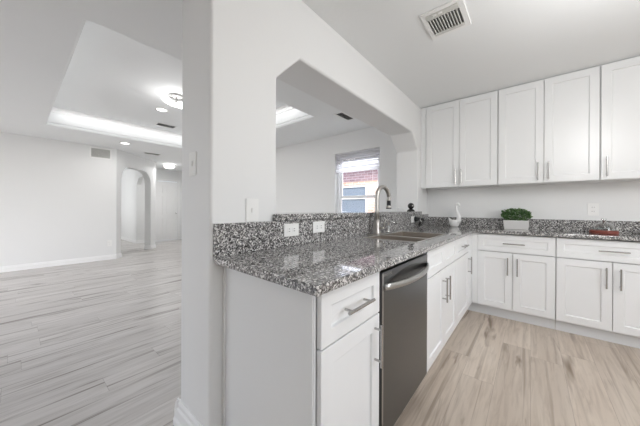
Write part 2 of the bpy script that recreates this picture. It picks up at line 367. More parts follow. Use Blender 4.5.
# front door with raised panels
def panel_door(bm, u0, u1, z0, z1, rects, mp, w, dep=0.012):
    us = sorted({u0, u1, *[r[0] for r in rects], *[r[1] for r in rects]}); rect_hole(bm, u0, u1, z0, z1, rects, mp, w - 0.045, w)
    for r in rects:
        box(bm, r[0], r[1], w - 0.04, w - dep, r[2], r[3], mp)
        box(bm, r[0] + 0.03, r[1] - 0.03, w - 0.04, w - 0.003, r[2] + 0.03, r[3] - 0.03, mp)
dr = bpy.data.objects.new('door_1', None); dr.location = (XD, (DY0 + DY1) / 2, 0); C.objects.link(dr); struct(dr)
um = (DY0 + DY1) / 2
rects = [(a, b_, z0, z1) for a, b_ in ((DY0 + 0.11, um - 0.05), (um + 0.05, DY1 - 0.11)) for z0, z1 in ((0.22, 0.78), (0.90, 1.52), (1.64, 1.90))]
bm = BM(); panel_door(bm, DY0, DY1, 0.01, DZ - 0.01, rects, MX, XD - 0.05); obj('door_panel', bm, 'trim', dr, bevel=0.003)
bm = BM()
for u0, u1, z0, z1 in ((DY0 - 0.06, DY0, 0, DZ + 0.06), (DY1, DY1 + 0.06, 0, DZ + 0.06), (DY0, DY1, DZ, DZ + 0.06)): box(bm, u0, u1, XD, XD + 0.018, z0, z1, MX)
obj('door_casing', bm, 'trim', dr, bevel=0.003)
bm = BM(); cyl(bm, (XD - 0.05, DY1 - 0.07, 0.95), (XD, DY1 - 0.07, 0.95), 0.012); lathe_c = bmesh.ops.create_uvsphere(bm, u_segments=16, v_segments=10, radius=0.028, matrix=Matrix.Translation((XD + 0.015, DY1 - 0.07, 0.95)))
obj('door_handle', bm, 'chrome', dr, smooth=True)

# baseboards: two-step profile
def baseboard(name, p0, p1, out, h=0.8):
    """from p0 to p1 on the floor, thickness towards out (unit 2-D)"""
    bm = BM(); p0 = Vector((*p0, 0)); p1 = Vector((*p1, 0)); o = Vector((*out, 0))
    prof = [(0, 0), (0.026, 0), (0.026, 0.03), (0.020, 0.042), (0.018, 0.085), (0.012, 0.095), (0.011, 0.112), (0.005, 0.125), (0, 0.127)]
    A = [bm.verts.new(p0 + o * a + Vector((0, 0, z * h))) for a, z in prof]; B = [bm.verts.new(p1 + o * a + Vector((0, 0, z * h))) for a, z in prof]
    for i in range(len(prof)): j = (i + 1) % len(prof); bm.faces.new((A[i], A[j], B[j], B[i]))
    bm.faces.new(A[::-1]); bm.faces.new(B); return struct(obj(name, bm, 'trim'))
baseboard('baseboard_left', (XLW, YF), (XLW, YC + 0.004), (1, 0))
bA = MD(0, 0, 0); bB = MD(S0, 0, 0); bC = MD(S1, 0, 0); bD = MD(SE, 0, 0)
baseboard('baseboard_arch', bA[:2], bB[:2], (q, q))
baseboard('baseboard_arch_pier', bC[:2], bD[:2], (q, q))
baseboard('baseboard_arch_pier_side', bD[:2], MD(SE, 0.16, 0)[:2], (-q, q))
baseboard('baseboard_arch_jamb', bC[:2], MD(S1, 0.16, 0)[:2], (q, -q))
baseboard('baseboard_hall', (XD, HY), (-12.6, HY), (0, -1))
baseboard('baseboard_foyer', (XD, HY - 0.01), (XD, DY0 - 0.06), (1, 0))
baseboard('baseboard_back', (-8.2, YB), (XL, YB), (0, -1))
baseboard('baseboard_pier', (XL - 0.02, Y0), (XW, Y0), (0, -1), 1.0)
baseboard('baseboard_middle', (XL, Y0 - 0.02), (XL + 0.03, YB), (-1, 0), 1.0)

# living-room window: frame, two sashes, panes; the blind hangs in it
wd = bpy.data.objects.new('window_1', None); wd.location = ((WX0 + WX1) / 2, YB + 0.1, WZ0); C.objects.link(wd); struct(wd)
bm = BM(); rect_hole(bm, WX0, WX1, WZ0, WZ1, [(WX0 + 0.045, WX1 - 0.045, WZ0 + 0.05, WZ1 - 0.045)], MY, YB + 0.075, YB + 0.145); obj('window_frame', bm, 'vinyl', wd, bevel=0.004)
zm = 1.335
for nm, z0, z1, y in (('sash', WZ0 + 0.05, zm + 0.022, YB + 0.085), ('sash', zm - 0.022, WZ1 - 0.045, YB + 0.112)):
    bm = BM(); rect_hole(bm, WX0 + 0.045, WX1 - 0.045, z0, z1, [(WX0 + 0.085, WX1 - 0.085, z0 + 0.042, z1 - 0.042)], MY, y, y + 0.026); s = obj(nm, bm, 'vinyl', wd, bevel=0.003)
    bm = BM(); box(bm, WX0 + 0.08, WX1 - 0.08, y + 0.011, y + 0.015, z0 + 0.038, z1 - 0.038); obj('pane', bm, 'pane', s)
bm = BM(); box(bm, WX0 - 0.03, WX1 + 0.03, YB - 0.02, YB + 0.075, WZ0 - 0.022, WZ0); obj('window_sill', bm, 'trim', wd, bevel=0.004)

# ------------------------------------------------------------------ outdoors, seen through the window
bm = BM(); box(bm, -14, 6, YB + 0.15, 16, -0.25, -0.15); struct(obj('ground', bm, 'grass'))
NY = 6.6
nh = root('neighbouring_house', 'brick house next door, seen through the living room window', 'house', (-4.5, NY, -0.15))
NW = (-5.0, -3.70, 0.98, 1.84)      # its window
bm = BM(); rect_hole(bm, -12, 3, -0.15, 1.95, [NW], MY, NY, NY + 0.2); obj('brick_wall', bm, 'brick', nh)
bm = BM(); box(bm, -12, 3, NY - 0.015, NY + 0.2, 1.95, 2.40); obj('brick_shade_band', bm, 'brick_shaded', nh)  # dark band painting the shade under the eave
bm = BM(); pts3 = [(-12.5, NY - 0.35, 2.62), (3.5, NY - 0.35, 2.62), (3.5, NY + 4, 4.4), (-12.5, NY + 4, 4.4)]
box(bm, -12.5, 3.5, NY - 0.30, NY + 0.3, 2.40, 2.56); obj('fascia', bm, 'vinyl', nh)
bm = BM(); v = [bm.verts.new((x, y, z + d)) for d in (0, 0.08) for x, y, z in ((-12.5, NY - 0.34, 2.56), (3.5, NY - 0.34, 2.56), (3.5, NY + 4, 3.0), (-12.5, NY + 4, 3.0))]
for f in ((0, 1, 2, 3), (7, 6, 5, 4), (0, 4, 5, 1), (1, 5, 6, 2), (2, 6, 7, 3), (3, 7, 4, 0)): bm.faces.new([v[i] for i in f])
obj('roof', bm, 'shingle', nh)
bm = BM(); rect_hole(bm, *NW, [(NW[0] + 0.06, NW[1] - 0.06, NW[2] + 0.06, 1.42), (NW[0] + 0.06, NW[1] - 0.06, 1.48, NW[3] - 0.06)], MY, NY + 0.02, NY + 0.1); wf = obj('window_frame', bm, 'vinyl', nh)
bm = BM(); box(bm, NW[0] + 0.05, NW[1] - 0.05, NY + 0.06, NY + 0.07, NW[2] + 0.05, NW[3] - 0.05); obj('pane', bm, 'neighbour_pane', wf)

# ------------------------------------------------------------------ blind
bl = root('window_blind', 'white slatted blind raised halfway up the living room window', 'blind', ((WX0 + WX1) / 2, YB + 0.035, WZ1))
bm = BM(); box(bm, WX0 + 0.012, WX1 - 0.012, YB + 0.008, YB + 0.062, WZ1 - 0.042, WZ1 - 0.003); obj('headrail', bm, 'slat', bl, bevel=0.003)
for k in range(6):
    z = WZ1 - 0.066 - k * 0.040; bm = BM()
    a = R(-22); 
    v = []
    for t in (-1, 1):
        for x in (WX0 + 0.015, WX1 - 0.015):
            for d in (-0.0013, 0.0013): v.append(bm.verts.new((x, YB + 0.036 + t * 0.024 * math.cos(a), z + t * 0.024 * math.sin(a) + d)))
    for f in ((0, 1, 3, 2), (4, 6, 7, 5), (0, 4, 5, 1), (2, 3, 7, 6), (0, 2, 6, 4), (1, 5, 7, 3)): bm.faces.new([v[i] for i in f])
    obj('slat', bm, 'slat', bl)
bm = BM(); box(bm, WX0 + 0.014, WX1 - 0.014, YB + 0.010, YB + 0.060, 1.765, 1.815); obj('bottom_rail', bm, 'slat', bl, bevel=0.004)
for x in (WX0 + 0.17, WX1 - 0.17):
    bm = BM(); cyl(bm, (x, YB + 0.036, 1.79), (x, YB + 0.036, WZ1 - 0.03), 0.0015, 6); obj('ladder_cord', bm, 'plate', bl)
bm = BM(); tube(bm, [(WX1 - 0.12, YB + 0.004, WZ1 - 0.05), (WX1 - 0.12, YB + 0.003, 1.5), (WX1 - 0.12, YB + 0.004, 1.22)], 0.002, 6); obj('pull_cord', bm, 'plate', bl)
bm = BM(); cyl(bm, (WX0 + 0.10, YB + 0.002, WZ1 - 0.06), (WX0 + 0.10, YB + 0.002, WZ1 - 0.2), 0.004, 8); obj('tilt_wand', bm, 'vent_metal', bl)

# ------------------------------------------------------------------ cabinets
ZT = 0.882                                   # cabinet top, under the granite
def shaker(bm, u0, u1, z0, z1, mp, fr=0.062, th=0.02, rec=0.009):
    def ring(a, w): return [bm.verts.new(mp(u, w, z)) for u, z in ((u0 + a, z0 + a), (u1 - a, z0 + a), (u1 - a, z1 - a), (u0 + a, z1 - a))]
    r0, r1, r2, r3 = ring(0, -th), ring(0, 0), ring(fr, 0), ring(fr + 0.004, -rec)
    for A, B in ((r0, r1), (r1, r2), (r2, r3)):
        for i in range(4): j = (i + 1) % 4; bm.faces.new((A[i], A[j], B[j], B[i]))
    bm.faces.new(r3); bm.faces.new(r0[::-1]); return bm
def bar_handle(parent, c, vert, mp, length=0.175, post=0.128, so=0.032):
    u, z = c; bm = BM(); d = (0, 1) if vert else (1, 0)
    cyl(bm, mp(u - d[0] * length / 2, so, z - d[1] * length / 2), mp(u + d[0] * length / 2, so, z + d[1] * length / 2), 0.006, 12)
    for s in (-1, 1): cyl(bm, mp(u + s * d[0] * post / 2, -0.001, z + s * d[1] * post / 2), mp(u + s * d[0] * post / 2, so, z + s * d[1] * post / 2), 0.0048, 10)
    return obj('bar_handle', bm, 'nickel', parent, smooth=False)
def carcass(bm, u0, u1, z0, z1, w0, w1, mp, top=False):
    t = 0.018
    box(bm, u0, u0 + t, w0, w1, z0, z1, mp); box(bm, u1 - t, u1, w0, w1, z0, z1, mp)
    box(bm, u0 + t, u1 - t, w0, w1, z0, z0 + t, mp); box(bm, u0 + t, u1 - t, w0, w0 + 0.012, z0 + t, z1, mp)
    if top: box(bm, u0 + t, u1 - t, w0 + 0.012, w1, z1 - t, z1, mp)
g = 0.0018
DB, DT, WB, WT = 0.112, 0.689, 0.695, 0.872   # door bottom/top, drawer bottom/top
def base_cabinet(label, u0, u1, mp, depth, doors, drawers, dhandles, wh=True, group='white shaker base cabinets', cu0=None):
    """doors: list of (u0,u1,handle_u or None); drawers: list of (u0,u1)"""
    b0 = mp((u0 + u1) / 2, -depth / 2, 0); rt = root('base_cabinet', label, 'cabinet', (b0[0], b0[1], 0), group)
    bm = BM(); carcass(bm, u0 if cu0 is None else cu0, u1, 0.1, ZT, -depth, -0.0205, mp); obj('carcass', bm, 'cabinet', rt)
    bm = BM(); box(bm, u0 if cu0 is None else cu0, u1, -0.073, -0.056, 0.001, 0.1, mp); obj('toe_kick', bm, 'toe', rt)
    for a, b_, hu in doors:
        bm = BM(); shaker(bm, a + g, b_ - g, DB, DT, mp); d = obj('door', bm, 'cabinet', rt, bevel=0.0015, seg=1)
        if hu is not None: bar_handle(d, (hu, dhandles), True, mp)
    for a, b_ in drawers:
        bm = BM(); shaker(bm, a + g, b_ - g, WB, WT, mp, fr=0.052); d = obj('drawer_front', bm, 'cabinet', rt, bevel=0.0015, seg=1)
        if wh: bar_handle(d, ((a + b_) / 2, (WB + WT) / 2), False, mp)
    return rt
XF, YFc = -0.497, 3.208
MPX = lambda u, w, z: (XF + w, u, z)       # peninsula fronts face +X
MPY = lambda u, w, z: (u, YFc - w, z)      # back-run fronts face -Y
pen = base_cabinet('white single-door base cabinet at the free end of the peninsula, left of the dishwasher', 0.606, 1.0, MPX, 0.59, [(0.606, 1.0, 0.957)], [(0.606, 1.0)], 0.575, cu0=0.642)
bm = BM(); box(bm, -1.085, XF - 0.021, 0.594, 0.6055, 0.001, ZT)
for v in bm.verts: v.co.y += 0.034 * (XF - v.co.x) / (XF - XW)
obj('end_panel', bm, 'cabinet', pen)
bm = BM(); box(bm, XF - 0.042, XF - 0.021, 0.5895, 0.594, 0.001, ZT); obj('end_stile', bm, 'cabinet', pen, bevel=0.001)
bm = BM(); box(bm, -1.1035, -1.085, 0.620, 0.64, 0.001, ZT); obj('scribe_strip', bm, 'cabinet', pen, bevel=0.002)
base_cabinet('white two-door base cabinet under the sink, with two false drawer fronts', 1.646, 2.45, MPX, 0.59, [(1.646, 2.048, 2.005), (2.048, 2.45, 2.092)], [(1.646, 2.048), (2.048, 2.45)], 0.545, wh=False)
cr = base_cabinet('white base cabinet with one drawer and one door, next to the inner corner', 2.45, 3.02, MPX, 0.59, [(2.45, 3.02, 2.975)], [(2.45, 3.02)], 0.56)
bm = BM(); box(bm, XF - 0.02, XF, 3.022, YFc, DB, WT + 0.008); obj('filler_strip', bm, 'cabinet', cr, bevel=0.001)
bm = BM(); box(bm, XF - 0.073, XF - 0.056, 3.02, YFc + 0.05, 0.001, 0.1); obj('toe_kick', bm, 'toe', cr)
c1 = base_cabinet('white two-door base cabinet on the back wall, below the potted plant', -0.444, 0.176, MPY, 0.43, [(-0.444, -0.142, -0.182), (-0.142, 0.176, -0.105)], [(-0.444, 0.176)], 0.555)
bm = BM(); box(bm, XF + 0.001, -0.4445, YFc, YFc + 0.02, DB, WT + 0.008); obj('filler_strip', bm, 'cabinet', c1, bevel=0.001)
bm = BM(); box(bm, XF - 0.055, -0.444, YFc + 0.056, YFc + 0.073, 0.001, 0.1); obj('toe_kick', bm, 'toe', c1)
base_cabinet('white two-door base cabinet on the back wall, below the glass dome', 0.179, 0.88, MPY, 0.43, [(0.179, 0.527, 0.488), (0.527, 0.88, 0.568)], [(0.179, 0.88)], 0.557)

YU = 3.362; ZU0, ZU1 = 1.398, 2.436
MPU = lambda u, w, z: (u, YU - w, z)
def wall_cabinet(label, u0, u1, doors):
    rt = root('wall_cabinet', label, 'cabinet', ((u0 + u1) / 2, (YU + YB) / 2, ZU0), 'white shaker wall cabinets')
    bm = BM(); carcass(bm, u0, u1, ZU0, ZU1, -(YB - YU), -0.0205, MPU, True); obj('carcass', bm, 'cabinet', rt)
    for a, b_, hu in doors:
        bm = BM(); shaker(bm, a + g, b_ - g, ZU0 + 0.004, ZU1 - 0.012, MPU); d = obj('door', bm, 'cabinet', rt, bevel=0.0015, seg=1)
        bar_handle(d, (hu, 1.515), True, MPU)
    return rt
u1c = wall_cabinet('white two-door wall cabinet next to the pass-through wall', -1.04, -0.283, [(-1.036, -0.658, -0.692), (-0.658, -0.285, -0.630)])
bm = BM(); box(bm, XW + 0.001, -1.0405, YU + 0.014, YU + 0.03, ZU0, ZU1); obj('filler_strip', bm, 'cabinet', u1c, bevel=0.001)
wall_cabinet('white two-door wall cabinet in the middle of the row, above the potted plant', -0.280, 0.474, [(-0.278, 0.095, 0.050), (0.095, 0.472, 0.128)])
wall_cabinet('white wall cabinet at the right end of the row, above the glass dome', 0.477, 0.88, [(0.479, 0.88, 0.513)])

# ------------------------------------------------------------------ granite
CT = 0.914
XC = -0.465; YC0 = 0.548; YCF = 3.172
SX0, SX1, SY0, SY1 = -0.965, -0.575, 1.69, 2.405
us = [XW + 0.0015, SX0, SX1, XC, 0.90]; vv = [YC0, SY0, SY1, YCF, YB - 0.0015]
pts = [(u, v) for u in us for v in vv]; polys = []
for i in range(4):
    for j in range(4):
        if i == 3 and j < 3: continue
        if i == 1 and j == 1: continue
        polys.append((i * 5 + j, (i + 1) * 5 + j, (i + 1) * 5 + j + 1, i * 5 + j + 1))
bm = BM(); complex_extrude(bm, pts, polys, MZ, ZT + 0.0005, CT)
for v in bm.verts:                             # the free end is not cut quite square
    if abs(v.co.y - YC0) < 1e-5: v.co.y += 0.030 * (XC - v.co.x) / (XC - XW)
tag(obj('countertop', bm, 'granite', bevel=0.004), 'polished grey speckled granite worktop running in an L over the white base cabinets', 'countertop')
bm = BM(); box(bm, XW + 0.001, XW + 0.021, Y0 + 0.012, YB - 0.022, CT + 0.0005, BZ - 0.0005)
tag(obj('granite_backsplash', bm, 'granite', bevel=0.002), 'tall speckled granite backsplash behind the sink, under the raised bar ledge', 'backsplash')
bm = BM(); box(bm, XW + 0.001, 0.90, YB - 0.021, YB - 0.001, CT + 0.0005, 1.027)
tag(obj('granite_backsplash', bm, 'granite', bevel=0.002), 'low speckled granite backsplash along the back wall, behind the potted plant', 'backsplash')
pts = [(-1.47, PA + 0.004), (XW + 0.001, PA + 0.004), (XW + 0.001, 0.915), (-1.068, 0.915), (-1.068, 3.315), (XW + 0.001, 3.315), (XW + 0.001, PB - 0.004), (-1.47, PB - 0.004)]
bm = BM(); complex_extrude(bm, pts, [(0, 1, 6, 7), (2, 3, 4, 5, 6, 1)], MZ, BZ + 0.0005, 1.102)
tag(obj('bar_ledge', bm, 'granite', bevel=0.006, seg=3), 'raised speckled granite bar ledge in the pass-through opening', 'ledge')

# ------------------------------------------------------------------ sink and faucet
sk = root('kitchen_sink', 'stainless double-bowl undermount sink set in the granite worktop', 'sink', ((SX0 + SX1) / 2, (SY0 + SY1) / 2, 0.68))
def bowl(y0, y1):
    bm = BM(); x0, x1 = SX0 + 0.006, SX1 - 0.006; zt, zb, t = CT - 0.0005, 0.70, 0.004
    rect_hole(bm, x0 - t, x1 + t, y0 - t, y1 + t, [(x0, x1, y0, y1)], MZ, zb, zt)
    box(bm, x0 - t, x1 + t, y0 - t, y1 + t, zb - t, zb)
    b_ = obj('bowl', bm, 'sink', sk, bevel=0.002)
    bm = BM(); lathe(bm, (x0 + x1) / 2, (y0 + y1) / 2, [(0, zb + 0.001), (0.03, zb + 0.001), (0.042, zb + 0.004), (0.045, zb + 0.0002)], 24); obj('drain', bm, 'chrome', b_, smooth=True)
ym = 1.95
bowl(SY0 + 0.006, ym - 0.014); bowl(ym + 0.014, SY1 - 0.006)
bm = BM(); rect_hole(bm, SX0 - 0.009, SX1 + 0.009, SY0 - 0.009, SY1 + 0.009, [(SX0 + 0.006, SX1 - 0.006, SY0 + 0.006, ym - 0.014), (SX0 + 0.006, SX1 - 0.006, ym + 0.014, SY1 - 0.006)], MZ, CT + 0.0004, CT + 0.0028); obj('rim', bm, 'steel_rim', sk, bevel=0.001)

FX, FY = -1.01, 1.975
fc = root('kitchen_faucet', 'brushed nickel gooseneck pull-down faucet behind the sink', 'faucet', (FX, FY, CT))
bm = BM(); box(bm, FX - 0.027, FX + 0.027, FY - 0.125, FY + 0.125, CT + 0.0006, CT + 0.008); obj('deck_plate', bm, 'faucet', fc, bevel=0.003)
bm = BM(); lathe(bm, FX, FY, [(0, CT + 0.008), (0.032, CT + 0.008), (0.033, CT + 0.014), (0.030, CT + 0.025), (0.027, CT + 0.075), (0.0232, CT + 0.13), (0, CT + 0.13)], 24); obj('faucet_body', bm, 'faucet', fc, smooth=True)
dirv = Vector((0.10, 0.995, 0)); rad = 0.096; zc = 1.228
pts = [Vector((FX, FY, CT + 0.12)), Vector((FX, FY, 1.12))] + [Vector((FX, FY, zc)) + dirv * (rad - rad * math.cos(t)) + Vector((0, 0, rad * math.sin(t))) for t in [math.pi * i / 18 for i in range(18)]]
bm = BM(); tube(bm, pts, [0.023, 0.0195] + [0.0185] * (len(pts) - 2), 16); obj('spout', bm, 'faucet', fc, smooth=True)
e = Vector((FX, FY, zc)) + dirv * (2 * rad)
bm = BM(); cyl(bm, e + Vector((0, 0, 0.012)), e + Vector((0, 0, -0.020)), 0.0195, 16); sh = obj('spray_head', bm, 'faucet', fc)
bm = BM(); cyl(bm, e + Vector((0, 0, -0.066)), e + Vector((0, 0, -0.086)), 0.018, 16, 0.026); obj('spray_face', bm, 'faucet', sh)
bm = BM(); cyl(bm, e + Vector((0, 0, -0.020)), e + Vector((0, 0, -0.066)), 0.0168, 16, 0.018); obj('grip', bm, 'black', sh)
bm = BM(); cyl(bm, e + Vector((0, 0, -0.0865)), e + Vector((0, 0, -0.094)), 0.0255, 16, 0.022); obj('nozzle', bm, 'black', sh)
bm = BM(); tube(bm, [(FX + 0.018, FY, CT + 0.055), (FX + 0.05, FY + 0.01, CT + 0.058), (FX + 0.06, FY + 0.012, CT + 0.06)], [0.012, 0.011, 0.009], 12); tube(bm, [(FX + 0.055, FY + 0.012, CT + 0.055), (FX + 0.062, FY + 0.013, CT + 0.10), (FX + 0.075, FY + 0.015, CT + 0.13)], [0.006, 0.005, 0.004], 10); obj('lever', bm, 'faucet', fc, smooth=True)

sd = root('soap_dispenser', 'short chrome soap dispenser to the right of the faucet', 'soap dispenser', (-1.02, 2.22, CT))
bm = BM(); lathe(bm, -1.02, 2.22, [(0, CT + 0.0006), (0.02, CT + 0.0006), (0.02, CT + 0.012), (0.012, CT + 0.018), (0.011, CT + 0.06), (0, CT + 0.06)], 20); obj('collar', bm, 'chrome', sd, smooth=True)
bm = BM(); tube(bm, [(-1.02, 2.22, CT + 0.055), (-1.02, 2.22, CT + 0.085), (-1.012, 2.22, CT + 0.098), (-0.985, 2.22, CT + 0.102), (-0.955, 2.22, CT + 0.092)], [0.007, 0.007, 0.0065, 0.006, 0.005], 12); obj('pump_spout', bm, 'chrome', sd, smooth=True)

# ------------------------------------------------------------------ dishwasher
dw = root('dishwasher', 'dark stainless dishwasher with a bowed bar handle, built into the peninsula', 'dishwasher', (-0.78, 1.325, 0))
d0, d1 = 1.003, 1.643
bm = BM(); carcass(bm, d0, d1, 0.1, 0.876, -0.57, -0.062, MPX, True); obj('tub', bm, 'dark', dw)
bm = BM(); box(bm, d0 + 0.012, d1 - 0.006, -0.060, 0.004, 0.114, 0.857, MPX); dd = obj('door', bm, 'steel_dark', dw, bevel=0.004)
bm = BM(); box(bm, d0 + 0.0125, d0 + 0.024, 0.0042, 0.0052, 0.118, 0.853, MPX); obj('edge_trim', bm, 'steel', dd)
bm = BM(); box(bm, d0 + 0.01, d1 - 0.01, -0.09, -0.065, 0.002, 0.1, MPX); obj('toe_panel', bm, 'dark', dw)
bm = BM(); A = []                                # bowed handle: a flat band curving out from the door
nb = 24
for i in range(nb + 1):
    t = i / nb; u = d0 + 0.028 + t * (d1 - d0 - 0.046); w = 0.006 + 0.046 * math.sin(math.pi * t) ** 0.7; zc_ = 0.792 - 0.004 * math.sin(math.pi * t)
    A.append([bm.verts.new(MPX(u, w + a, zc_ + z)) for a, z in ((0, -0.015), (0.007, -0.012), (0.009, 0.0), (0.007, 0.012), (0, 0.015), (-0.004, 0.011), (-0.004, -0.011))])
for a, b_ in zip(A, A[1:]):
    for k in range(7): bm.faces.new((a[k], a[(k + 1) % 7], b_[(k + 1) % 7], b_[k]))
bm.faces.new(A[0]); bm.faces.new(A[-1][::-1])
obj('bar_handle', bm, 'steel', dd, smooth=True)
bm = BM(); n_ = 20                             # dark arched plate standing in for the handle's shadow and reflection
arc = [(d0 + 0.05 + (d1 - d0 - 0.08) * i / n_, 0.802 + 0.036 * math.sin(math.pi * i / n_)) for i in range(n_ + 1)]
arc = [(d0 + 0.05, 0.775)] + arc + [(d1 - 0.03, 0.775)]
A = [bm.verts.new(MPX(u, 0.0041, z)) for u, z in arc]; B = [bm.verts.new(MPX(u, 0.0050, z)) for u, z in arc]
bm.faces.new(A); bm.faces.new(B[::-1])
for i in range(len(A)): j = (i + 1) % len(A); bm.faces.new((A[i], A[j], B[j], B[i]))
obj('handle_shade', bm, 'steel_shade', dd)
fcu = bpy.data.curves.new('maker_mark', 'FONT'); fcu.body = 'FRIGIDAIRE'; fcu.size = 0.016; fcu.extrude = 0.0004
tmp = bpy.data.objects.new('maker_mark', fcu); me = bpy.data.meshes.new_from_object(tmp); bpy.data.objects.remove(tmp)
me.materials.append(M['steel']); mk = bpy.data.objects.new('maker_mark', me); C.objects.link(mk); mk.parent = dd
mk.matrix_local = Matrix.Translation(Vector((XF + 0.0046, d0 + 0.03, 0.836)) - wloc(dd)) @ Matrix.Rotation(R(90), 4, 'Z') @ Matrix.Rotation(R(90), 4, 'X')

# ------------------------------------------------------------------ outlets and switches
def plate(name, label, cat, u, z, mp, wd_, ht, kind, group=None):
    p = mp(u, 0, z - ht / 2); rt = root(name, label, cat, p, group)
    bm = BM(); box(bm, u - wd_ / 2, u + wd_ / 2, 0.0005, 0.006, z - ht / 2, z + ht / 2, mp); obj('cover_plate', bm, 'plate', rt, bevel=0.002)
    def slot(a, c, w2, h2): 
        b2 = BM(); box(b2, a - w2 / 2, a + w2 / 2, 0.0055, 0.0105 if kind == 'switch' else 0.0072, c - h2 / 2, c + h2 / 2, mp); return b2
    if kind == 'outlet':
        for s in (-1, 1): o = obj('socket', slot(u, z + s * 0.02, 0.028, 0.026), 'plate', rt); b2 = BM(); [box(b2, u + k * 0.007 - 0.0012, u + k * 0.007 + 0.0012, 0.0071, 0.0076, z + s * 0.02 - 0.004, z + s * 0.02 + 0.006, mp) for k in (-1, 1)]; obj('slots', b2, 'slot', o)
    elif kind == 'outlet_h':
        for s in (-1, 1): o = obj('socket', slot(u + s * 0.02, z, 0.026, 0.028), 'plate', rt); b2 = BM(); [box(b2, u + s * 0.02 - 0.005, u + s * 0.02 + 0.006, 0.0071, 0.0076, z + k * 0.007 - 0.0016, z + k * 0.007 + 0.0016, mp) for k in (-1, 1)]; obj('slots', b2, 'slot', o)
    else: obj('toggle', slot(u, z, 0.010, 0.024), 'plate', rt)
    return rt
MWX = lambda u, w, z: (XW + w, u, z); MSP = lambda u, w, z: (XW + 0.0212 + w, u, z); MPI = lambda u, w, z: (u, Y0 - w, z); MBK = lambda u, w, z: (u, YB - w, z); MLW = lambda u, w, z: (XLW + w, u, z)
plate('light_switch', 'white toggle switch plate on the wall just above the left end of the granite backsplash', 'light switch', 0.782, 1.124, MWX, 0.075, 0.118, 'switch')
plate('light_switch', 'white switch plate on the end face of the wall, facing the living room', 'light switch', -1.275, 1.35, MPI, 0.07, 0.116, 'switch')
plate('wall_outlet', 'left one of the two horizontal white outlets in the granite backsplash, nearer the wall end', 'outlet', 1.04, 1.008, MSP, 0.118, 0.074, 'outlet_h', 'outlets in the granite backsplash')
plate('wall_outlet', 'right one of the two horizontal white outlets in the granite backsplash, nearer the faucet', 'outlet', 1.29, 1.012, MSP, 0.118, 0.074, 'outlet_h', 'outlets in the granite backsplash')
plate('wall_outlet', 'white outlet in the granite backsplash with a black plug in it, near the corner', 'outlet', 3.03, 1.008, MSP, 0.118, 0.074, 'outlet_h', 'outlets in the granite backsplash')
plate('wall_outlet', 'white outlet on the kitchen back wall above the glass dome', 'outlet', 0.470, 1.135, MBK, 0.078, 0.122, 'outlet')
plate('wall_outlet', 'white outlet low on the living room wall left of the arch', 'outlet', 1.335, 0.355, MLW, 0.08, 0.13, 'outlet')

# black plug and gadget on the ledge
pg = root('power_plug', 'bulky black power plug in the outlet below the bar ledge', 'plug', (XW + 0.03, 3.07, 0.985))
bm = BM(); box(bm, 3.04, 3.135, 0.008, 0.052, 0.985, 1.042, MSP); obj('plug_body', bm, 'black', pg, bevel=0.014, seg=4)
bm = BM(); tube(bm, [MSP(3.14 + 0.045 * math.cos(t), 0.066 + 0.012 * math.sin(t), 0.975 + 0.040 * math.sin(t)) for t in [2.2 - 5.6 * i / 30 for i in range(31)]], 0.011, 10); obj('cord', bm, 'black', pg, smooth=True)
bm = BM(); cyl(bm, MSP(3.135, 0.052, 0.978), MSP(3.135, 0.075, 0.974), 0.026, 20); obj('sleeve', bm, 'chrome', pg)
GX, GY = -1.125, 3.085
gd = root('round_gadget', 'small round black gadget on a flat foot, standing on the granite bar ledge', 'gadget', (GX, GY, 1.102))
bm = BM(); bmesh.ops.create_uvsphere(bm, u_segments=24, v_segments=14, radius=0.037, matrix=Matrix.Translation((GX, GY, 1.168))); hd = obj('round_head', bm, 'black', gd, smooth=True)
bm = BM(); cyl(bm, (GX + 0.026, GY - 0.021, 1.170), (GX + 0.032, GY - 0.026, 1.171), 0.010, 16); obj('lens', bm, 'nickel', hd)
bm = BM(); lathe(bm, GX, GY, [(0, 1.1025), (0.044, 1.1025), (0.045, 1.112), (0.036, 1.124), (0.020, 1.132), (0.016, 1.138), (0, 1.138)], 24); obj('foot', bm, 'black', gd, smooth=True)
bm = BM(); tube(bm, [(-1.11, 2.60, 1.105), (-1.115, 2.62, 1.130), (-1.12, 2.66, 1.148), (-1.12, 2.72, 1.150), (-1.12, 2.79, 1.138), (-1.12, 2.84, 1.118), (-1.12, 2.86, 1.1045), (-1.13, 2.9, 1.1045)], 0.0026, 8)
tag(obj('thin_cable', bm, 'vent_metal', smooth=True), 'thin grey cable arching up off the bar ledge beside the faucet head', 'cable')

# ------------------------------------------------------------------ ornaments on the worktop
sx, sy = -0.735, 3.52
sw = root('swan_ornament', 'white ceramic swan ornament in the corner of the worktop', 'ornament', (sx, sy, CT))
def ell(bm, stations, n=20):
    rings = []
    for x, z, rx, rz in stations:      # rings across X; ry=rx
        rings.append([bm.verts.new((x, sy + rx * math.cos(2 * math.pi * k / n), z + rz * math.sin(2 * math.pi * k / n))) for k in range(n)])
    for A, B in zip(rings, rings[1:]):
        for k in range(n): bm.faces.new((A[k], A[(k + 1) % n], B[(k + 1) % n], B[k]))
    bm.faces.new(rings[0][::-1]); bm.faces.new(rings[-1])
bm = BM(); lathe(bm, sx - 0.005, sy, [(0, CT + 0.0006), (0.038, CT + 0.0006), (0.050, CT + 0.012), (0.058, CT + 0.04), (0.060, CT + 0.065), (0.056, CT + 0.085), (0.050, CT + 0.085), (0.050, CT + 0.07), (0, CT + 0.06)], 32, 1.0, 0.72)
bd = obj('body', bm, 'ceramic', sw, smooth=True)
bm = BM(); tube(bm, [(sx - 0.035, sy, CT + 0.065), (sx - 0.055, sy, CT + 0.085), (sx - 0.070, sy, CT + 0.112)], [0.022, 0.016, 0.003], 12); obj('tail', bm, 'ceramic', sw, smooth=True)
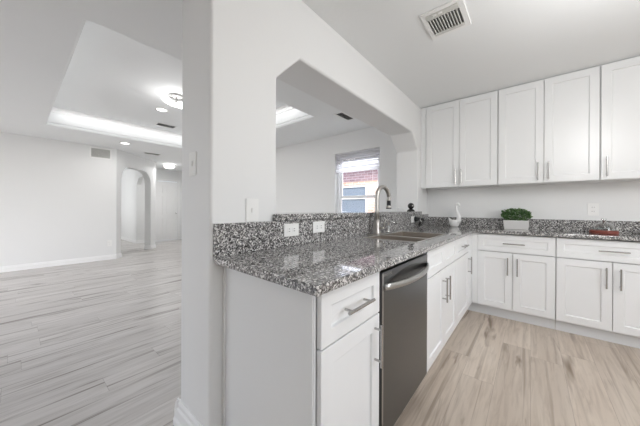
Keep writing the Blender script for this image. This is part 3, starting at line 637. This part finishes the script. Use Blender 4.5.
nk = [(0.030, 0.055), (0.046, 0.085), (0.044, 0.125), (0.032, 0.165), (0.019, 0.205), (0.014, 0.245), (0.020, 0.275), (0.034, 0.288), (0.046, 0.280), (0.052, 0.264), (0.053, 0.246)]
rs = [0.034, 0.030, 0.0235, 0.0185, 0.0155, 0.0145, 0.0150, 0.0165, 0.015, 0.009, 0.003]
bm = BM(); tube(bm, [(sx + a, sy, CT + z) for a, z in nk], rs, 16); obj('neck', bm, 'ceramic', sw, smooth=True)

px, py = -0.128, 3.54
pp = root('potted_plant', 'small leafy green plant in a whitish rectangular ribbed planter on the back worktop', 'plant', (px, py, CT))
bm = BM(); v = []
def frustum(bm, cx, cy, z0, z1, a0, b0, a1, b1):
    A = [bm.verts.new((cx + s * a0, cy + t * b0, z0)) for s, t in ((-1, -1), (1, -1), (1, 1), (-1, 1))]; B = [bm.verts.new((cx + s * a1, cy + t * b1, z1)) for s, t in ((-1, -1), (1, -1), (1, 1), (-1, 1))]
    for i in range(4): j = (i + 1) % 4; bm.faces.new((A[i], A[j], B[j], B[i]))
    return A, B
A, B = frustum(bm, px, py, CT + 0.0006, CT + 0.098, 0.104, 0.048, 0.113, 0.055); bm.faces.new(A[::-1])
A2, B2 = frustum(bm, px, py, CT + 0.03, CT + 0.098, 0.098, 0.042, 0.106, 0.048); bm.faces.new(A2)
for i in range(4): j = (i + 1) % 4; bm.faces.new((B[i], B[j], B2[j], B2[i]))
obj('planter', bm, 'planter', pp, bevel=0.003)
bm = BM(); box(bm, px - 0.103, px + 0.103, py - 0.046, py + 0.046, CT + 0.075, CT + 0.088); obj('soil', bm, 'soil', pp)
bm = BM()
for k in range(520):
    u = random.uniform(-1, 1); w = random.uniform(-1, 1); h = random.random() ** 0.7
    base = Vector((px + u * 0.112, py + w * 0.06, CT + 0.092 + h * 0.128 * (1 - 0.22 * u * u)))
    d = Vector((u * 0.9 + random.uniform(-.6, .6), w * 1.0 + random.uniform(-.6, .6), random.uniform(-0.1, 1.1))).normalized()
    s = d.orthogonal().normalized(); s = (Matrix.Rotation(random.uniform(0, 6.28), 3, d) @ s); nrm = d.cross(s)
    L_ = random.uniform(0.020, 0.038); W_ = L_ * random.uniform(0.28, 0.42)
    vs_ = [bm.verts.new(p) for p in (base, base + d * L_ * 0.5 + s * W_ + nrm * 0.003, base + d * L_, base + d * L_ * 0.5 - s * W_ + nrm * 0.003, base + d * L_ * 0.5 - nrm * 0.001)]
    for f in ((0, 1, 4), (1, 2, 4), (2, 3, 4), (3, 0, 4)): bm.faces.new([vs_[i] for i in f])
for k in range(40):
    u = random.uniform(-1, 1); w = random.uniform(-1, 1)
    cyl(bm, (px + u * 0.09, py + w * 0.038, CT + 0.08), (px + u * 0.11, py + w * 0.055, CT + 0.15), 0.0015, 5)
obj('foliage', bm, 'leaf', pp)

kx, ky = 0.508, 3.43
cd = root('cake_dome', 'small clear glass dome on a reddish wooden board on the back worktop', 'cake dome', (kx, ky, CT))
bm = BM(); lathe(bm, kx, ky, [(0, CT + 0.0006), (0.088, CT + 0.0006), (0.092, CT + 0.006), (0.092, CT + 0.026), (0.088, CT + 0.032), (0, CT + 0.032)], 40); obj('wooden_board', bm, 'tray_wood', cd)
pr = [(0.072, CT + 0.0325), (0.072, CT + 0.045), (0.068, CT + 0.065), (0.056, CT + 0.085), (0.036, CT + 0.099), (0.012, CT + 0.106), (0, CT + 0.107)]
bm = BM(); lathe(bm, kx, ky, pr, 40); 
gl = obj('glass_cover', bm, 'dome_glass', cd, smooth=True)
bm = BM(); lathe(bm, kx, ky, [(0, CT + 0.107), (0.007, CT + 0.107), (0.006, CT + 0.117), (0.016, CT + 0.126), (0.018, CT + 0.134), (0.013, CT + 0.141), (0, CT + 0.142)], 24); obj('knob', bm, 'chrome', gl, smooth=True)

# ------------------------------------------------------------------ vents
def grille(name, label, cx, cy, z, lx, ly, along_y, nslat, group=None, flange=0.03):
    """ceiling register: flange, dark duct, slats"""
    rt = root(name, label, 'vent', (cx, cy, z), group)
    bm = BM(); rect_hole(bm, cx - lx / 2 - flange, cx + lx / 2 + flange, cy - ly / 2 - flange, cy + ly / 2 + flange, [(cx - lx / 2, cx + lx / 2, cy - ly / 2, cy + ly / 2)], MZ, z - 0.008, z - 0.0005); fr = obj('flange', bm, 'plate', rt, bevel=0.002)
    bm = BM(); box(bm, cx - lx / 2 + 0.001, cx + lx / 2 - 0.001, cy - ly / 2 + 0.001, cy + ly / 2 - 0.001, z - 0.0025, z - 0.0008); obj('duct', bm, 'dark', rt)
    for k in range(nslat):
        bm = BM(); t = (k + 0.5) / nslat
        if along_y: c = cx - lx / 2 + t * lx; w = lx / nslat * 0.30; vs_ = [(c - w, -0.003), (c - w + 0.002, -0.0028), (c + w, -0.0105), (c + w - 0.002, -0.0107)]; P = [[(a, cy + s * (ly / 2 - 0.002), z + d) for a, d in vs_] for s in (-1, 1)]
        else: c = cy - ly / 2 + t * ly; w = ly / nslat * 0.30; vs_ = [(c - w, -0.003), (c - w + 0.002, -0.0028), (c + w, -0.0105), (c + w - 0.002, -0.0107)]; P = [[(cx + s * (lx / 2 - 0.002), a, z + d) for a, d in vs_] for s in (-1, 1)]
        A = [bm.verts.new(p) for p in P[0]]; B = [bm.verts.new(p) for p in P[1]]
        for i in range(4): j = (i + 1) % 4; bm.faces.new((A[i], A[j], B[j], B[i]))
        bm.faces.new(A[::-1]); bm.faces.new(B); obj('slat', bm, 'vent_metal', rt)
    return rt
# kitchen register: wide blades between two end strips
vx0, vx1, vy0, vy1 = -0.556, -0.362, 1.775, 2.022
kv = root('ceiling_vent', 'white metal register with open blades on the kitchen ceiling', 'vent', ((vx0 + vx1) / 2, (vy0 + vy1) / 2, H))
bm = BM(); rect_hole(bm, vx0 - 0.03, vx1 + 0.035, vy0 - 0.03, vy1 + 0.03, [(vx0, vx1, vy0, vy1)], MZ, H - 0.010, H - 0.0005); obj('flange', bm, 'plate', kv, bevel=0.003)
bm = BM(); box(bm, vx0 + 0.001, vx1 - 0.001, vy0 + 0.001, vy1 - 0.001, H - 0.003, H - 0.0008); obj('duct', bm, 'slot', kv)
for a, b_ in ((vy0, vy0 + 0.05), (vy1 - 0.032, vy1)):
    bm = BM(); box(bm, vx0, vx1, a, b_, H - 0.013, H - 0.004); obj('end_strip', bm, 'vent_metal', kv, bevel=0.002)
for k in range(10):
    x = vx0 + 0.012 + k * (vx1 - vx0 - 0.02) / 9.6; bm = BM()
    vs_ = [(x - 0.005, H - 0.006), (x - 0.002, H - 0.004), (x + 0.008, H - 0.015), (x + 0.005, H - 0.017)]
    A = [bm.verts.new((a, vy0 + 0.05, d)) for a, d in vs_]; B = [bm.verts.new((a, vy1 - 0.032, d)) for a, d in vs_]
    for i in range(4): j = (i + 1) % 4; bm.faces.new((A[i], A[j], B[j], B[i]))
    bm.faces.new(A[::-1]); bm.faces.new(B); obj('blade', bm, 'vent_metal', kv)
for x in (-0.50, -0.465):
    bm = BM(); box(bm, x - 0.012, x + 0.012, vy0 + 0.006, vy0 + 0.018, H - 0.019, H - 0.0131); obj('damper_lever', bm, 'plate', kv, bevel=0.002)

grille('ceiling_vent', 'long narrow ceiling register seen through the pass-through, near the back wall', -2.03, 2.985, H, 0.10, 0.30, True, 4, flange=0.02)
grille('ceiling_vent', 'dark slim register on the lower ceiling in front of the arch', -7.05, 2.13, H, 0.13, 0.30, True, 5, flange=0.02)
grille('ceiling_vent', 'slim register on the raised tray ceiling beyond the round recessed light', -5.5, 1.90, TRAY, 0.16, 0.30, True, 5, flange=0.025)
# return-air grille on the living-room wall
rv = root('return_air_grille', 'grey return-air grille high on the living room wall', 'vent', (XLW, 1.19, 2.19))
a0_, a1_, z0_, z1_ = 1.03, 1.34, 2.20, 2.385
bm = BM(); rect_hole(bm, a0_ - 0.025, a1_ + 0.025, z0_ - 0.025, z1_ + 0.025, [(a0_, a1_, z0_, z1_)], MX, XLW + 0.0005, XLW + 0.010); obj('flange', bm, 'plate', rv, bevel=0.002)
bm = BM(); box(bm, XLW + 0.0006, XLW + 0.002, a0_ + 0.001, a1_ - 0.001, z0_ + 0.001, z1_ - 0.001); obj('duct', bm, 'slot', rv)
for k in range(11):
    z = z0_ + (k + 0.5) * (z1_ - z0_) / 11; bm = BM(); vs_ = [(0.003, z + 0.006), (0.004, z + 0.007), (0.010, z - 0.005), (0.009, z - 0.006)]
    A = [bm.verts.new((XLW + a, a0_ + 0.001, d)) for a, d in vs_]; B = [bm.verts.new((XLW + a, a1_ - 0.001, d)) for a, d in vs_]
    for i in range(4): j = (i + 1) % 4; bm.faces.new((A[i], A[j], B[j], B[i]))
    bm.faces.new(A[::-1]); bm.faces.new(B); obj('louver', bm, 'vent_metal', rv)

# ------------------------------------------------------------------ lamps
def lamp(name, loc, e, parent, kind='POINT', r=0.06):
    l = bpy.data.lights.new(name, kind); l.energy = e; l.color = (1, 0.99, 0.98)
    if kind == 'POINT': l.shadow_soft_size = r
    else: l.shape = 'DISK'; l.size = r * 2
    o = bpy.data.objects.new(name, l); C.objects.link(o); o.parent = parent; o.location = Vector(loc) - wloc(parent); return o
def recessed(label, x, y, z):
    rt = root('recessed_light', label, 'ceiling light', (x, y, z), 'recessed ceiling lights')
    bm = BM(); lathe(bm, x, y, [(0.070, z - 0.001), (0.098, z - 0.001), (0.098, z - 0.005), (0.072, z - 0.010), (0.070, z - 0.010)], 32); obj('trim_ring', bm, 'plate', rt, smooth=True)
    bm = BM(); cyl(bm, (x, y, z - 0.003), (x, y, z - 0.0065), 0.069, 32); obj('lens', bm, 'emit', rt)
    lamp('bulb', (x, y, z - 0.02), 4, rt, 'AREA', 0.06)
recessed('round recessed light in the raised tray ceiling', -4.66, 1.545, TRAY)
recessed('round recessed light in the lower ceiling in front of the return-air grille', -6.32, 1.435, H)

fx, fy = -8.36, 2.98
fl = root('flush_ceiling_light', 'round flush-mount ceiling light with a metal rim in front of the white entry door', 'ceiling light', (fx, fy, H))
bm = BM(); lathe(bm, fx, fy, [(0, H - 0.0005), (0.10, H - 0.0005), (0.10, H - 0.03), (0, H - 0.03)], 32); obj('canopy', bm, 'plate', fl)
bm = BM(); lathe(bm, fx, fy, [(0.140, H - 0.030), (0.158, H - 0.032), (0.160, H - 0.052), (0.145, H - 0.054), (0.140, H - 0.030)], 40); obj('rim', bm, 'nickel', fl, smooth=True)
bm = BM(); lathe(bm, fx, fy, [(0.144, H - 0.053), (0.135, H - 0.085), (0.105, H - 0.112), (0.06, H - 0.127), (0, H - 0.132)], 40); obj('glass_bowl', bm, 'emit_soft', fl, smooth=True)
lamp('bulb', (fx, fy, H - 0.14), 11, fl, 'AREA', 0.13)

# looped ribbon light under the tray ceiling
lx_, ly_ = -3.93, 1.49
lf = root('ribbon_ceiling_light', 'ceiling light of glowing white loops hanging under the tray ceiling', 'ceiling light', (lx_, ly_, TRAY))
bm = BM(); lathe(bm, lx_, ly_, [(0, TRAY - 0.0005), (0.10, TRAY - 0.0005), (0.105, TRAY - 0.018), (0.095, TRAY - 0.035), (0, TRAY - 0.035)], 40); obj('canopy', bm, 'nickel', lf, smooth=True)
bm = BM(); cyl(bm, (lx_, ly_, TRAY - 0.035), (lx_, ly_, TRAY - 0.105), 0.012, 12); obj('stem', bm, 'nickel', lf)
for k in range(3):
    a = k * 2 * math.pi / 3 + 0.5; c = Vector((lx_ + 0.085 * math.cos(a), ly_ + 0.085 * math.sin(a), TRAY - 0.12)); bm = BM()
    ax = Vector((math.cos(a), math.sin(a), 0)); ay = Vector((-math.sin(a), math.cos(a), 0)); pts = []
    for i in range(33):
        t = 2 * math.pi * i / 32; pts.append(c + ax * 0.085 * math.cos(t) + ay * 0.075 * math.sin(t) + Vector((0, 0, 0.028 * math.sin(t + k))))
    tube(bm, pts, 0.014, 10); obj('glowing_loop', bm, 'emit', lf, smooth=True)
lamp('bulb', (lx_, ly_, TRAY - 0.26), 3.5, lf, 'POINT', 0.15)
